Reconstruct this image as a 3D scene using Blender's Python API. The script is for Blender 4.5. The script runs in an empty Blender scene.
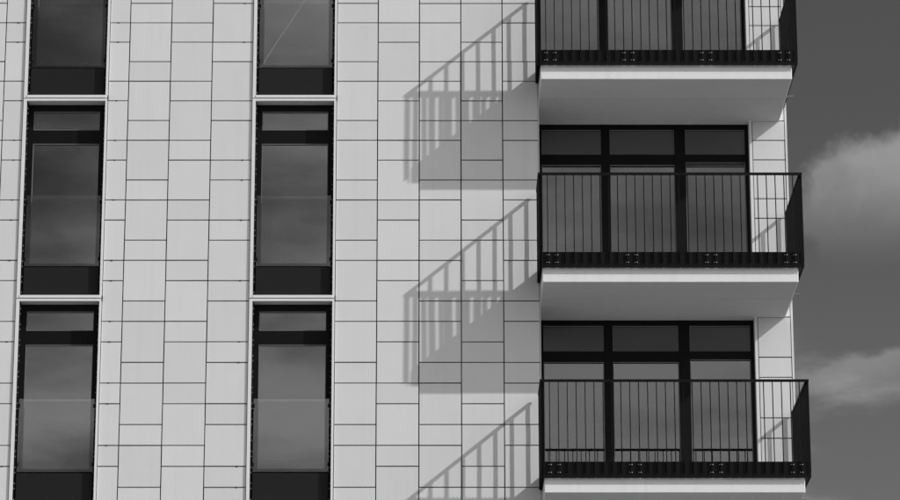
import bpy, bmesh, math, random
from mathutils import Vector, Matrix
random.seed(7)

# ------------------------------------------------------------------ camera, sky, sun, exposure
SC = bpy.context.scene
COL = SC.collection
H = 18.6                       # height of the reference joint (k = 0) above the ground, metres
F_PX, PITCH, YAW, ROLL = 3321.48, 0.2895, 0.0045, -0.0012
CAM = Vector((4.4362, -45.3333, 1.65))

def ray(u, v):
    """direction in the world of a point of the 900 x 500 photograph"""
    a, b = u - 450.0, v - 250.0
    c, s = math.cos(ROLL), math.sin(ROLL)
    x, y = c * a + s * b, -s * a + c * b
    d = (x / F_PX, 1.0, -y / F_PX)
    c, s = math.cos(PITCH), math.sin(PITCH)
    yy, zz = c * d[1] - s * d[2], s * d[1] + c * d[2]
    c, s = math.cos(YAW), math.sin(YAW)
    return Vector((c * d[0] + s * yy, -s * d[0] + c * yy, zz))

cam_data = bpy.data.cameras.new('camera')
cam = bpy.data.objects.new('camera', cam_data)
COL.objects.link(cam)
fwd = ray(450, 250).normalized()
right = (ray(451, 250) - ray(450, 250)).normalized()
up = right.cross(fwd)
m3 = Matrix((right, up, -fwd)).transposed()
cam.matrix_world = Matrix.Translation(CAM) @ m3.to_4x4()
cam_data.sensor_width = 36.0
cam_data.lens = F_PX / 900.0 * 36.0
cam_data.clip_start = 0.5
cam_data.clip_end = 20000.0
SC.camera = cam

SUN = Vector((2.13, -1.0, 1.73)).normalized()      # towards the sun
SUN_EL = math.asin(SUN.z)
SUN_AZ = math.atan2(SUN.x, SUN.y)                  # clockwise from +Y
SUN_STRENGTH, SKY_STRENGTH, EXPOSURE = 3.0, 0.10, 0.08
sd = bpy.data.lights.new('sun', 'SUN')
sd.energy = SUN_STRENGTH
sd.angle = math.radians(0.53)
sd.color = (1.0, 1.0, 1.0)
so = bpy.data.objects.new('sun', sd)
COL.objects.link(so)
so.rotation_euler = SUN.to_track_quat('Z', 'Y').to_euler()
so.location = (30, -30, 40)

world = bpy.data.worlds.new('World')
SC.world = world
world.use_nodes = True
WN, WL = world.node_tree.nodes, world.node_tree.links
for n in list(WN):
    WN.remove(n)

class G:
    """tiny node-graph helper"""
    def __init__(self, tree):
        self.t, self.n, self.l = tree, tree.nodes, tree.links
    def put(self, sock, val):
        if isinstance(val, bpy.types.NodeSocket):
            self.l.new(val, sock)
        else:
            sock.default_value = val
    def math(self, op, a, b=0.0, c=0.0, clamp=False):
        n = self.n.new('ShaderNodeMath'); n.operation = op; n.use_clamp = clamp
        for i, x in enumerate((a, b, c)):
            if i < len(n.inputs):
                self.put(n.inputs[i], x)
        return n.outputs[0]
    def dot(self, a, vec):
        n = self.n.new('ShaderNodeVectorMath'); n.operation = 'DOT_PRODUCT'
        self.put(n.inputs[0], a); n.inputs[1].default_value = tuple(vec)
        return n.outputs['Value']
    def rng(self, v, a, b, c=0.0, d=1.0, smooth=True):
        n = self.n.new('ShaderNodeMapRange')
        n.interpolation_type = 'SMOOTHSTEP' if smooth else 'LINEAR'
        n.clamp = True
        self.put(n.inputs[0], v)
        for i, x in enumerate((a, b, c, d)):
            n.inputs[i + 1].default_value = x
        return n.outputs[0]
    def noise(self, vec, scale, detail=4.0, rough=0.5, dist=0.0):
        n = self.n.new('ShaderNodeTexNoise')
        if vec is not None:
            self.put(n.inputs['Vector'], vec)
        n.inputs['Scale'].default_value = scale
        n.inputs['Detail'].default_value = detail
        n.inputs['Roughness'].default_value = rough
        n.inputs['Distortion'].default_value = dist
        return n.outputs[0]
    def mix(self, fac, a, b):
        n = self.n.new('ShaderNodeMix'); n.data_type = 'FLOAT'
        self.put(n.inputs[0], fac); self.put(n.inputs[2], a); self.put(n.inputs[3], b)
        return n.outputs[0]

g = G(world.node_tree)
sky = WN.new('ShaderNodeTexSky')
sky.sky_type = 'NISHITA'
sky.sun_disc = False
sky.sun_elevation = SUN_EL
sky.sun_rotation = SUN_AZ
sky.air_density, sky.dust_density, sky.ozone_density = 1.0, 1.6, 1.0
sep = WN.new('ShaderNodeSeparateColor'); WL.new(sky.outputs[0], sep.inputs[0])
# black-and-white film behind a red filter: mostly the red of the sky
grey = g.math('MAXIMUM', g.math('SUBTRACT', g.math('MULTIPLY', sep.outputs[0], 1.25), g.math('MULTIPLY', sep.outputs[2], 0.30)), 0.2)
tc = WN.new('ShaderNodeTexCoord')
D = tc.outputs['Generated']
sx = WN.new('ShaderNodeSeparateXYZ'); WL.new(D, sx.inputs[0])
CLOUD_SEED, CLOUD_LIGHT = 3.7, 6.2
# scattered cumulus over the whole sky, in a flat layer
zc = g.math('ADD', g.math('MAXIMUM', sx.outputs[2], 0.0), 0.12)
cb = WN.new('ShaderNodeCombineXYZ')
WL.new(g.math('ADD', g.math('DIVIDE', sx.outputs[0], zc), 6.4), cb.inputs[0])
WL.new(g.math('ADD', g.math('DIVIDE', sx.outputs[1], zc), 13.0), cb.inputs[1])
cb.inputs[2].default_value = CLOUD_SEED * 1.5
puff = g.math('MULTIPLY', g.math('SUBTRACT', g.noise(cb.outputs[0], 5.0, 7, 0.55), 0.5), 0.4)
layer = g.rng(g.math('ADD', g.noise(cb.outputs[0], 0.5, 9, 0.6), puff), 0.42, 0.66)
# the two cloud banks that stand beside the tower
def bank(u, v, ru, rv, lo, hi, seed):
    n0 = ray(u, v).normalized()
    e1 = Vector((n0.y, -n0.x, 0)).normalized()
    e2 = e1.cross(n0)
    wob = g.noise(D, seed, 8, 0.54)
    a = g.math('DIVIDE', g.dot(D, e1), ru / F_PX)
    b = g.math('DIVIDE', g.dot(D, e2), rv / F_PX)
    r = g.math('SQRT', g.math('ADD', g.math('MULTIPLY', a, a), g.math('MULTIPLY', b, b)))
    r = g.math('ADD', r, g.math('MULTIPLY', g.math('SUBTRACT', wob, 0.5), 0.8))
    front = g.math('GREATER_THAN', g.dot(D, n0), 0.0)
    soft = g.math('MULTIPLY', g.rng(b, -0.8, 0.75, 0.0, 1.0), g.rng(g.noise(D, seed * 0.7, 7, 0.6), 0.3, 0.65, 0.7, 1.0))
    return g.math('MULTIPLY', g.math('MULTIPLY', g.rng(r, lo, hi, 1.0, 0.0), front), soft)
b1 = bank(925, 208, 150, 80, 0.80, 1.02, 55.0)
b2 = bank(930, 380, 135, 36, 0.80, 1.04, 71.0)
base = g.mix(layer, grey, g.math('ADD', g.math('MULTIPLY', grey, 0.6), CLOUD_LIGHT))
base = g.mix(g.math('MULTIPLY', b2, 0.9), base, 2.5)
base = g.mix(g.math('MULTIPLY', b1, 0.95), base, 3.0)
cg = WN.new('ShaderNodeCombineColor')
for i in range(3):
    WL.new(base, cg.inputs[i])
bg = WN.new('ShaderNodeBackground')
WL.new(cg.outputs[0], bg.inputs[0])
bg.inputs[1].default_value = SKY_STRENGTH
wo = WN.new('ShaderNodeOutputWorld')
WL.new(bg.outputs[0], wo.inputs[0])

SC.view_settings.view_transform = 'Standard'
SC.view_settings.look = 'None'
SC.view_settings.gamma = 1.0
SC.view_settings.use_curve_mapping = False
SC.view_settings.exposure = EXPOSURE

# ------------------------------------------------------------------ materials
def mat(name, col, rough=0.6, var=0.0, grain=0.0, gscale=40.0, bump=0.0, bscale=60.0, spec=0.5, metal=0.0, streak=0.0):
    m = bpy.data.materials.new(name); m.use_nodes = True
    t = m.node_tree; q = G(t)
    p = t.nodes['Principled BSDF']
    p.inputs['Roughness'].default_value = rough
    p.inputs['Specular IOR Level'].default_value = spec
    p.inputs['Metallic'].default_value = metal
    co = t.nodes.new('ShaderNodeTexCoord')
    geo = t.nodes.new('ShaderNodeNewGeometry')
    val = col
    if var:
        oi = t.nodes.new('ShaderNodeObjectInfo')
        val = q.math('MULTIPLY_ADD', q.math('SUBTRACT', oi.outputs['Random'], 0.5), 2 * var * col, col)
    if grain:
        nz = q.noise(geo.outputs['Position'], gscale, 6, 0.6)
        val = q.math('ADD', val, q.math('MULTIPLY', q.math('SUBTRACT', nz, 0.5), 2 * grain * col))
    if streak:
        mp = t.nodes.new('ShaderNodeMapping'); t.links.new(geo.outputs['Position'], mp.inputs[0])
        mp.inputs['Scale'].default_value = (9.0, 9.0, 0.5)
        nz = q.noise(mp.outputs[0], 1.0, 5, 0.6)
        val = q.math('SUBTRACT', val, q.math('MULTIPLY', q.rng(nz, 0.45, 0.75), streak * col))
    cc = t.nodes.new('ShaderNodeCombineColor')
    for i in range(3):
        q.put(cc.inputs[i], val)
    t.links.new(cc.outputs[0], p.inputs['Base Color'])
    if bump:
        b = t.nodes.new('ShaderNodeBump'); b.inputs['Strength'].default_value = bump
        b.inputs['Distance'].default_value = 0.01
        t.links.new(q.noise(geo.outputs['Position'], bscale, 4, 0.55), b.inputs['Height'])
        t.links.new(b.outputs[0], p.inputs['Normal'])
    return m

def glass_mat(name, ior, tint, rough=0.0, wave=0.0, dust=0.0):
    m = bpy.data.materials.new(name); m.use_nodes = True
    t = m.node_tree; q = G(t); n = t.nodes
    for x in list(n):
        n.remove(x)
    out = n.new('ShaderNodeOutputMaterial')
    tr = n.new('ShaderNodeBsdfTransparent'); tr.inputs[0].default_value = (tint, tint, tint, 1)
    gl = n.new('ShaderNodeBsdfGlossy'); gl.inputs['Roughness'].default_value = rough
    gl.inputs[0].default_value = (1, 1, 1, 1)
    fr = n.new('ShaderNodeFresnel'); fr.inputs[0].default_value = ior
    geo = n.new('ShaderNodeNewGeometry')
    if wave:
        b = n.new('ShaderNodeBump'); b.inputs['Strength'].default_value = wave; b.inputs['Distance'].default_value = 0.02
        t.links.new(q.noise(geo.outputs['Position'], 1.7, 2, 0.4), b.inputs['Height'])
        t.links.new(b.outputs[0], gl.inputs['Normal'])
    mx = n.new('ShaderNodeMixShader')
    t.links.new(fr.outputs[0], mx.inputs[0]); t.links.new(tr.outputs[0], mx.inputs[1]); t.links.new(gl.outputs[0], mx.inputs[2])
    last = mx
    if dust:
        df = n.new('ShaderNodeBsdfDiffuse'); df.inputs[0].default_value = (.5, .5, .5, 1)
        m2 = n.new('ShaderNodeMixShader')
        t.links.new(q.math('MULTIPLY', q.noise(geo.outputs['Position'], 3.0, 5, 0.6), 2 * dust), m2.inputs[0])
        t.links.new(mx.outputs[0], m2.inputs[1]); t.links.new(df.outputs[0], m2.inputs[2])
        last = m2
    t.links.new(last.outputs[0], out.inputs[0])
    return m

def vapour_mat(name):
    m = bpy.data.materials.new(name); m.use_nodes = True
    t = m.node_tree; n = t.nodes
    for x in list(n):
        n.remove(x)
    out = n.new('ShaderNodeOutputMaterial')
    a = n.new('ShaderNodeBsdfTransparent'); b = n.new('ShaderNodeBsdfTranslucent')
    b.inputs[0].default_value = (.95, .95, .95, 1)
    mx = n.new('ShaderNodeMixShader'); mx.inputs[0].default_value = 0.5
    t.links.new(a.outputs[0], mx.inputs[1]); t.links.new(b.outputs[0], mx.inputs[2])
    t.links.new(mx.outputs[0], out.inputs[0])
    return m

M = {
    'panel': mat('pale_cladding', 0.71, 0.55, var=0.035, grain=0.035, gscale=2.5, bump=0.04, bscale=25, spec=0.35, streak=0.035),
    'trim': mat('white_painted_metal', 0.78, 0.4, grain=0.03, gscale=5, spec=0.4),
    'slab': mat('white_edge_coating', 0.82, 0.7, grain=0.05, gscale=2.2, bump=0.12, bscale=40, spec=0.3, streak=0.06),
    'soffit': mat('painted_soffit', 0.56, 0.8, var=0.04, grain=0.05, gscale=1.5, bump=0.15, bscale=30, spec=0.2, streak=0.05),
    'membrane': mat('dark_wall_membrane', 0.03, 0.8, grain=0.2, gscale=8),
    'black': mat('black_window_metal', 0.006, 0.5, grain=0.2, gscale=20, spec=0.12),
    'rail': mat('black_railing_steel', 0.004, 0.5, grain=0.2, gscale=30, spec=0.14),
    'spandrel': mat('dark_spandrel_sheet', 0.011, 0.6, grain=0.15, gscale=9, spec=0.2),
    'room': mat('room_darkness', 0.025, 0.9),  # near-black colour holds the dimness of the unlit rooms
    'blind': mat('grey_blind_fabric', 0.10, 0.9, grain=0.05, gscale=4),
    'bolt': mat('galvanised_bolt', 0.55, 0.5),
    'gasket': mat('grey_glazing_bead', 0.16, 0.5),
    'paving': mat('grey_paving', 0.17, 0.85, grain=0.25, gscale=0.6, bump=0.2, bscale=8),
    'roof': mat('roof_gravel', 0.3, 0.9, grain=0.2, gscale=3),
    'glass': glass_mat('window_glass', 2.2, 0.75, 0.0, wave=0.003),
    'doorglass': glass_mat('door_glass', 2.02, 0.75, 0.0, wave=0.003),
    'guard': glass_mat('guard_glass', 1.72, 0.9, 0.0, wave=0.006),
    'contrail': vapour_mat('white_vapour'),
}

# ------------------------------------------------------------------ mesh helpers
class MB:
    def __init__(self):
        self.bm = bmesh.new()
    def box(self, x0, x1, y0, y1, z0, z1, ch=0.0):
        """box; ch chamfers the edges of its front (-Y) face"""
        if ch:
            rings = [((x0 + ch, x1 - ch, z0 + ch, z1 - ch), y0), ((x0, x1, z0, z1), y0 + ch), ((x0, x1, z0, z1), y1)]
        else:
            rings = [((x0, x1, z0, z1), y0), ((x0, x1, z0, z1), y1)]
        vs = []
        for (a, b, c, d), y in rings:
            vs.append([self.bm.verts.new(p) for p in ((a, y, c), (b, y, c), (b, y, d), (a, y, d))])
        self.bm.faces.new(vs[0])
        self.bm.faces.new(vs[-1][::-1])
        for r0, r1 in zip(vs, vs[1:]):
            for i in range(4):
                j = (i + 1) % 4
                self.bm.faces.new((r0[j], r0[i], r1[i], r1[j]))
        return self
    def cyl(self, p0, p1, r, n=8):
        p0, p1 = Vector(p0), Vector(p1)
        ax = (p1 - p0).normalized()
        e = ax.orthogonal().normalized(); f = ax.cross(e)
        A, B = [], []
        for i in range(n):
            t = 2 * math.pi * i / n
            o = e * math.cos(t) * r + f * math.sin(t) * r
            A.append(self.bm.verts.new(p0 + o)); B.append(self.bm.verts.new(p1 + o))
        self.bm.faces.new(A[::-1]); self.bm.faces.new(B)
        for i in range(n):
            j = (i + 1) % n
            self.bm.faces.new((A[i], A[j], B[j], B[i]))
        return self
    def mesh(self, name, material):
        bmesh.ops.recalc_face_normals(self.bm, faces=self.bm.faces)
        me = bpy.data.meshes.new(name)
        self.bm.to_mesh(me); self.bm.free()
        me.materials.append(M[material])
        return me

WORLDLOC = {}
def link(name, me, loc, parent=None, **props):
    """loc is in world space; parents are never rotated"""
    o = bpy.data.objects.new(name, me); COL.objects.link(o)
    loc = Vector(loc)
    if parent is not None:
        o.parent = parent
        o.location = loc - WORLDLOC[parent]
    else:
        o.location = loc
    WORLDLOC[o] = loc
    for k, v in props.items():
        o[k] = v
    return o

def copy_tree(src, parent, dz, dx=0.0):
    """a part with its sub-parts, moved; mesh data is shared"""
    o = src.copy(); COL.objects.link(o)
    o.parent = parent
    o.location = src.location + Vector((dx, 0, dz))
    WORLDLOC[o] = WORLDLOC[src] + Vector((dx, 0, dz))
    for ch in [c for c in bpy.data.objects if c.parent == src]:
        c = ch.copy(); COL.objects.link(c)
        c.parent = o
        c.location = ch.location
        WORLDLOC[c] = WORLDLOC[ch] + Vector((dx, 0, dz))
    return o

# ------------------------------------------------------------------ ground
me = MB().box(-4000, 4000, -4000, 4000, -0.3, 0.0).mesh('ground', 'paving')
link('ground', me, (0, 0, 0), kind='structure')

# ------------------------------------------------------------------ the building
tower = link('apartment_building', None, (0, 0, 0),
             label='pale panel-clad apartment block with black windows and stacked balconies', category='building')
R = 1.045            # the balcony bay is set back this far behind the main face
XC = 5.925           # corner of the main face
XE = 9.61            # right-hand corner of the set-back bay
FLOOR = 3.0
WX0, WX1 = 1.795, 3.004          # window surround
ZT, ZB = H - 1.172, H - 4.160    # its head and sill, row 0
WROWS = (-1, 0, 1, 2)
WDX = (0.0, -3.3)

# wall behind the cladding (dark membrane, seen in the open joints)
zlo, zhi = H - 10.2, H + 2.2
b = MB()
b.box(-3.2, WX0 - 3.3 - 0.004, 0.036, 0.45, zlo, zhi)
b.box(WX1 - 3.3 + 0.004, WX0 - 0.004, 0.036, 0.45, zlo, zhi)
b.box(WX1 + 0.004, XC - 0.03, 0.036, 0.45, zlo, zhi)
b.box(9.09, XE - 0.03, R + 0.036, R + 0.45, zlo, zhi)
link('wall_membrane', b.mesh('wall_membrane', 'membrane'), (0, 0, 0), tower)
# storeys above, below and beside what the panels cover, roof and core
b = MB()
b.box(-16, -3.2, 0.0, 0.45, 0.0, 27.0)
b.box(-3.2, XC, 0.0, 0.45, 0.0, zlo)
b.box(-3.2, XC, 0.0, 0.45, zhi, 27.0)
b.box(XC, XE, R, R + 0.45, 0.0, zlo)
b.box(XC, XE, R, R + 0.45, zhi, 27.0)
b.box(-16, XC - 0.035, 0.46, 14.0, 0.0, 26.9)
b.box(XC - 0.035, XE - 0.01, R + 0.46, 14.0, 0.0, 26.9)
b.box(XC - 0.03, XC, 0.46, R + 0.45, 0.0, 26.9)
link('outer_wall', b.mesh('outer_wall', 'panel'), (0, 0, 0), tower)
link('roof', MB().box(-16.2, XC + 0.1, -0.1, 14.2, 27.004, 27.3).mesh('roof', 'roof'), (0, 0, 0), tower)

# cladding: columns of tall and short panels with open joints
J = 0.0075           # half a joint
panel_mesh = {}
def panel(x0, x1, z0, z1, y):
    w, h = round(x1 - x0 - 2 * J, 4), round(z1 - z0 - 2 * J, 4)
    if (w, h) not in panel_mesh:
        panel_mesh[(w, h)] = MB().box(-w / 2, w / 2, 0.0, 0.03, -h / 2, h / 2, 0.0018).mesh('cladding_panel', 'panel')
    dy = random.uniform(-0.0028, 0.0022)
    o = link('cladding_panel', panel_mesh[(w, h)], ((x0 + x1) / 2, y + dy, (z0 + z1) / 2), tower)
    o.rotation_euler = (random.uniform(-.003, .003), random.uniform(-.0012, .0012), random.uniform(-.003, .003))
    o.scale = (1 + random.uniform(-.004, .003), 1, 1 + random.uniform(-.006, .004))
def column(x0, x1, residues, y=0.0, k0=-5, k1=27):
    ks = [k for k in range(k0, k1 + 1) if k % 3 in residues]
    for a, c in zip(ks, ks[1:]):
        panel(x0, x1, H - 0.3 * c, H - 0.3 * a, y)
U = 0.6
LW0, LW1 = WX0 - 3.3, WX1 - 3.3
column(-5 * U, -4 * U, (1, 2))
column(-4 * U, -3 * U, (0, 2))
column(-3 * U, LW0 - 0.002, (0, 1))
column(LW1 + 0.002, 0.0, (0, 1))
column(0.0, U, (0, 2))
column(U, 2 * U, (0, 1))
column(2 * U, WX0 - 0.002, (1, 2))
column(WX1 + 0.002, 6 * U, (0, 2))
column(6 * U, 7 * U, (0, 1))
column(7 * U, 8 * U, (0, 2))
column(8 * U, 9 * U, (1, 2))
column(9 * U, XC - 0.012, (0, 2))
# the narrow strip beside the balcony doors
ks = [-5, -3, -1, 0, 2, 3, 5, 6, 7, 9, 10, 12, 13, 15, 17, 18, 20, 21, 23, 24]
for a, c in zip(ks, ks[1:]):
    panel(9.097, 9.578, H + 0.349 - 0.3 * c, H + 0.349 - 0.3 * a, R)
link('corner_trim', MB().box(9.580, XE, R - 0.006, R + 0.44, zlo, zhi).mesh('corner_trim', 'panel'), (0, 0, 0), tower)
link('corner_trim', MB().box(XC - 0.014, XC, 0.001, R + 0.44, zlo, zhi).mesh('corner_trim', 'panel'), (0, 0, 0), tower)
link('jamb_trim', MB().box(9.052, 9.094, R - 0.006, R + 0.136, zlo, zhi).mesh('jamb_trim', 'trim'), (0, 0, 0), tower)
# little clips that sit in the joints beside the windows
b = MB()
for xs, res in ((-0.17, (0, 1)), (1.66, (1, 2)), (-1.62, (0, 1))):
    for k in range(-3, 26):
        if k % 3 in res and random.random() < 0.75:
            z = H - 0.3 * k
            b.box(xs - 0.012, xs + 0.012, -0.004, 0.03, z - 0.011, z + 0.006)
link('panel_clips', b.mesh('panel_clips', 'membrane'), (0, 0, 0), tower, kind='stuff')

# ------------------------------------------------------------------ windows
def make_window():
    zt, zb = ZT, ZB
    cx, cz = (WX0 + WX1) / 2, (ZT + ZB) / 2
    O = Vector((cx, 0, cz))
    def sub(name, mb, material, parent, **pr):
        me = mb.mesh(name, material)
        me.transform(Matrix.Translation(-O))
        return link(name, me, O, parent, **pr)
    b = MB()                                   # the white surround: a shallow box proud of the panels
    f0, f1 = -0.022, 0.29
    b.box(WX0, 1.841, f0, f1, zb, zt)
    b.box(2.973, WX1, f0, f1, zb, zt)
    b.box(1.841, 2.973, f0, f1, zt - 0.034, zt)
    b.box(1.841, 2.973, f0 - 0.006, f1, zb, zb + 0.040)
    w = sub('window', b, 'trim', tower)
    # dark frame: jambs, head, transom bar, sill, set back in the surround
    X0, X1 = 1.842, 2.972
    zi1, zi0 = zt - 0.035, zb + 0.041
    b = MB()
    y0, y1 = 0.17, 0.26
    b.box(X0, 1.93, y0, y1, zi0, zi1)
    b.box(2.882, X1, y0, y1, zi0, zi1)
    b.box(1.93, 2.882, y0, y1, H - 1.311, zi1)
    b.box(1.93, 2.882, y0, y1, H - 1.800, H - 1.593)
    b.box(1.93, 2.882, y0, y1, H - 3.675, H - 3.603)
    # dark side reveals
    b.box(X0, X0 + 0.012, 0.012, y0, zi0, zi1)
    b.box(X1 - 0.012, X1, 0.012, y0, zi0, zi1)
    sub('window_frame', b, 'black', w)
    # thin grey glazing beads round both panes
    b = MB()
    for z0, z1 in ((H - 1.593, H - 1.311), (H - 3.603, H - 1.800)):
        for a in ((1.93, 1.938, z0, z1), (2.874, 2.882, z0, z1), (1.938, 2.874, z0, z0 + 0.009), (1.938, 2.874, z1 - 0.009, z1)):
            b.box(a[0], a[1], y0 - 0.004, y0 + 0.025, a[2], a[3])
    sub('glazing_bead', b, 'gasket', w)
    sub('glass_pane', MB().box(1.931, 2.881, y0 + 0.02, y0 + 0.026, H - 1.592, H - 1.312), 'glass', w)
    sub('glass_pane', MB().box(1.931, 2.881, y0 + 0.02, y0 + 0.026, H - 3.602, H - 1.801), 'glass', w)
    sub('room_dark_sheet', MB().box(X0, X1, y1 + 0.08, y1 + 0.1, zi0, zi1), 'room', w)  # dark sheet close behind the panes, in place of a shaded room
    sub('spandrel_panel', MB().box(1.872, 2.942, 0.06, 0.168, zi0 + 0.004, H - 3.683, 0.004), 'spandrel', w)
    sub('guard_glass', MB().box(1.874, 2.936, 0.100, 0.112, H - 3.655, H - 2.602), 'guard', w)
    for z in (H - 3.55, H - 2.70):
        for x0, x1 in ((1.855, 1.89), (2.92, 2.955)):
            sub('guard_clamp', MB().box(x0, x1, 0.092, 0.169, z - 0.025, z + 0.025), 'black', w)
    sub('gap_clip', MB().box(3.004, 3.016, -0.024, -0.006, zb - 0.045, zb + 0.035), 'black', w)
    b = MB()                                   # pale screw heads down the reveals
    z = zi1 - 0.10; k = 0
    while z > zi0 + 0.04:
        for s, x in ((1, X0 + 0.012), (-1, X1 - 0.012)):
            b.cyl((x, 0.03, z), (x + s * 0.007, 0.03, z), 0.007, 6)
        k += 1
        z -= 0.075 if k % 2 else 0.155
    sub('screw_heads', b, 'bolt', w, kind='stuff')
    return w
win0 = make_window()
for dx in WDX:
    for r in WROWS:
        if (dx, r) != (0.0, 0):
            copy_tree(win0, tower, -FLOOR * r, dx)

# ------------------------------------------------------------------ balconies
ZS = H - 1.155       # underside of the slab, row 0
YF = -0.812          # slab front
XL, XR = 5.928, 9.500
def make_balcony():
    O = Vector(((XL + XR) / 2, (YF + R) / 2, ZS))
    def sub(name, mb, material, parent, **pr):
        me = mb.mesh(name, material)
        me.transform(Matrix.Translation(-O))
        return link(name, me, O, parent, **pr)
    b = MB()
    b.box(XL, XR, YF, R - 0.004, ZS, ZS + 0.25, 0.006)
    b.box(XL + 0.004, 9.05, R - 0.0035, R + 0.24, ZS + 0.002, ZS + 0.25)
    s = sub('balcony', b, 'slab', tower)
    for p, q in ((YF + 0.018, 0.028), (0.034, R - 0.036)):
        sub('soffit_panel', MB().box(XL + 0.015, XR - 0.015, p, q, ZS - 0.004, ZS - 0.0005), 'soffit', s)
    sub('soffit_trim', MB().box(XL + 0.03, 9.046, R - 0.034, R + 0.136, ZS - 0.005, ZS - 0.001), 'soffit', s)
    ZH = ZS + 1.581          # top of the handrail
    ZF0, ZF1 = ZS + 0.196, ZS + 0.424
    ya, yb = -0.890, -0.856  # depth of the front bars
    xl0, xl1 = 5.875, 5.915  # depth of the left bars
    xr0, xr1 = 9.545, 9.583
    # handrail: three flat bars
    sub('handrail', MB().box(xl0 - .004, xr1 + .004, ya - .004, yb + .004, ZH - 0.030, ZH), 'rail', s)
    sub('handrail', MB().box(xl0 - .004, xl1 + .004, yb + .005, -0.062, ZH - 0.030, ZH), 'rail', s)
    sub('handrail', MB().box(xr0 - .004, xr1 + .004, yb + .005, R - 0.045, ZH - 0.030, ZH), 'rail', s)
    # sheet-metal skirt at the foot of the railing
    sub('skirt_panel', MB().box(xl1 + .004, xr0 - .004, -0.861, -0.849, ZF0, ZF1), 'rail', s)
    sub('skirt_panel', MB().box(xl1 + .001, xl1 + .006, -0.847, -0.015, ZF0, ZF1), 'rail', s)
    sub('skirt_panel', MB().box(xr0 - .006, xr0 - .001, -0.847, R - 0.02, ZF0, ZF1), 'rail', s)
    zb0, zb1 = ZF0 + 0.002, ZH - 0.031
    # each bar is a flat on edge; below the skirt's middle only its thin tab runs on down
    bx = MB().box(-0.0055, 0.0055, ya, yb, 0.275, zb1 - ZS).box(-0.0055, 0.0055, yb - 0.0075, yb, zb0 - ZS, 0.2745).mesh('baluster', 'rail')
    by = MB().box(-0.019, 0.019, -0.006, 0.006, zb0 - ZS, zb1 - ZS).mesh('baluster', 'rail')
    n = 30
    step = (9.577 - 5.881) / n
    for i in range(n + 1):
        link('baluster', bx, (5.881 + step * i, 0, ZS), s)
    for i in range(8):
        link('baluster', by, ((xl0 + xl1) / 2, -0.078 - 0.107 * i, ZS), s)
    m = 17
    for i in range(m):
        link('baluster', by, ((xr0 + xr1) / 2, R - 0.055 - 0.1095 * i, ZS), s)
    # fixing lugs that tie the skirt to the slab, with pale bolts
    bl, lg = MB(), MB()
    for i in (1, 2, 10, 11, 19, 20, 28, 29):
        x = 5.881 + step * i
        lg.box(x - 0.03, x + 0.03, -0.8485, YF - 0.001, ZS + 0.205, ZS + 0.24)
        for zz in (ZS + 0.273, ZS + 0.382):
            for e in (-0.016, 0.016):
                bl.cyl((x + e, -0.8605, zz), (x + e, -0.867, zz), 0.007, 6)
    for i in range(1, n):                      # pale studs standing in for spots of sunlight under the skirt
        x = 5.881 + step * i + 0.004
        bl.cyl((x, -0.853, ZF0 - 0.009), (x, -0.853, ZF0 - 0.0005), 0.007, 6)
    sub('fixing_lugs', lg, 'slab', s, kind='stuff')
    sub('bolts_and_sun_dots', bl, 'bolt', s, kind='stuff')
    sp = MB()                                  # rainwater spout poking out past the corner
    sp.cyl((9.40, 0.42, ZS + 0.17), (9.655, 0.42, ZS + 0.17), 0.013, 10)
    sub('drain_spout', sp, 'gasket', s)
    return s
bal0 = make_balcony()

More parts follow.
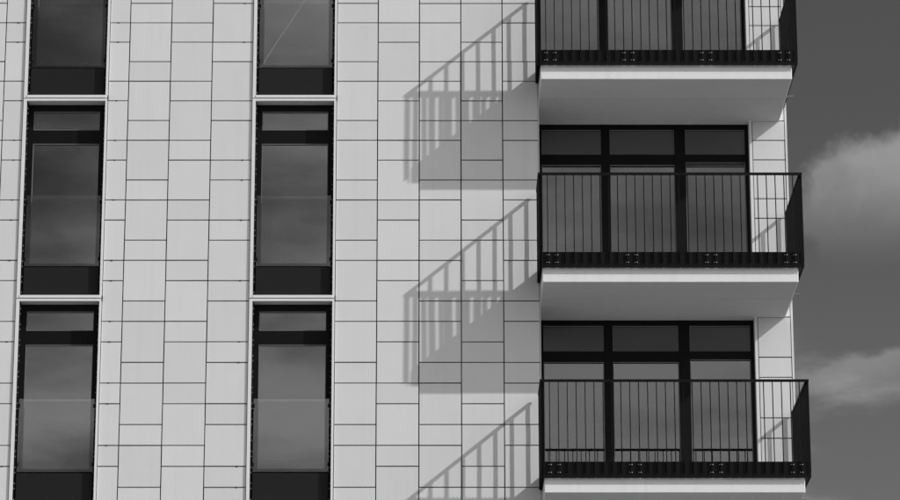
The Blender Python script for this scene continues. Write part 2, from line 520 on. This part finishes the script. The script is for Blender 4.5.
def make_door():
    O = Vector(((XL + 9.05) / 2, R, H - 2.6))
    def sub(name, mb, material, parent, **pr):
        me = mb.mesh(name, material)
        me.transform(Matrix.Translation(-O))
        return link(name, me, O, parent, **pr)
    z1, z0 = H - 1.157, H - 3.90
    y0, y1 = R + 0.15, R + 0.23            # the frame sits deep in its opening
    cols = ((6.000, 6.873, 1.785), (7.004, 7.957, 1.785), (8.119, 8.998, 1.745))
    b = MB()
    xs = [5.93] + [v for p in cols for v in p[:2]] + [9.064]
    for i in range(0, 8, 2):
        b.box(xs[i], xs[i + 1], y0 - 0.012, y1, z0, z1)
    for x0, x1, zt in cols:
        b.box(x0, x1, y0, y1, H - 1.241, z1)
        b.box(x0, x1, y0, y1, H - zt, H - 1.622)
        b.box(x0, x1, y0, y1, z0, z0 + 0.09)
    d = sub('balcony_door', b, 'black', tower)
    b = MB()
    for x0, x1, zt in cols:
        for p, q in ((H - 1.622, H - 1.241), (z0 + 0.09, H - zt)):
            for e in ((x0, x0 + .008, p, q), (x1 - .008, x1, p, q), (x0 + .008, x1 - .008, q - .008, q)):
                b.box(e[0], e[1], y0 - .003, y0 + .02, e[2], e[3])
    sub('glazing_bead', b, 'gasket', d)
    for x0, x1, zt in cols:
        sub('glass_pane', MB().box(x0 + .001, x1 - .001, y0 + .025, y0 + .031, H - 1.621, H - 1.242), 'glass', d)
        sub('glass_pane', MB().box(x0 + .001, x1 - .001, y0 + .031, y0 + .037, z0 + .091, H - zt - .001), 'doorglass', d)
        sub('blind', MB().box(x0 + .01, x1 - .01, y0 + .085, y0 + .09, z0 + .1, H - 1.70), 'blind', d)
    sub('room_dark_sheet', MB().box(5.94, 9.064, R + 0.42, R + 0.44, z0, z1), 'room', d)  # room's shade as a dark sheet behind the door
    return d
door0 = make_door()
for r in (-1, 1, 2):
    copy_tree(bal0, tower, -FLOOR * r)
for r in (-1, 1):
    copy_tree(door0, tower, -FLOOR * r)

# ------------------------------------------------------------------ a far contrail, seen mirrored in one pane
def mirrored(u, v, dist):
    d = ray(u, v)
    t = (0.19 + 45.3333) / d.y
    p = CAM + d * t
    r = Vector((d.x, -d.y, d.z)).normalized()
    return p + r * dist
pa, pb = mirrored(254, 78, 6000), mirrored(352, -72, 6000)
c0 = (pa + pb) / 2
me = MB().cyl(pa - c0, pb - c0, 1.4, 8).mesh('contrail', 'contrail')
link('contrail', me, c0, None, label='thin white vapour trail mirrored as a slanting line in a window', category='contrail')
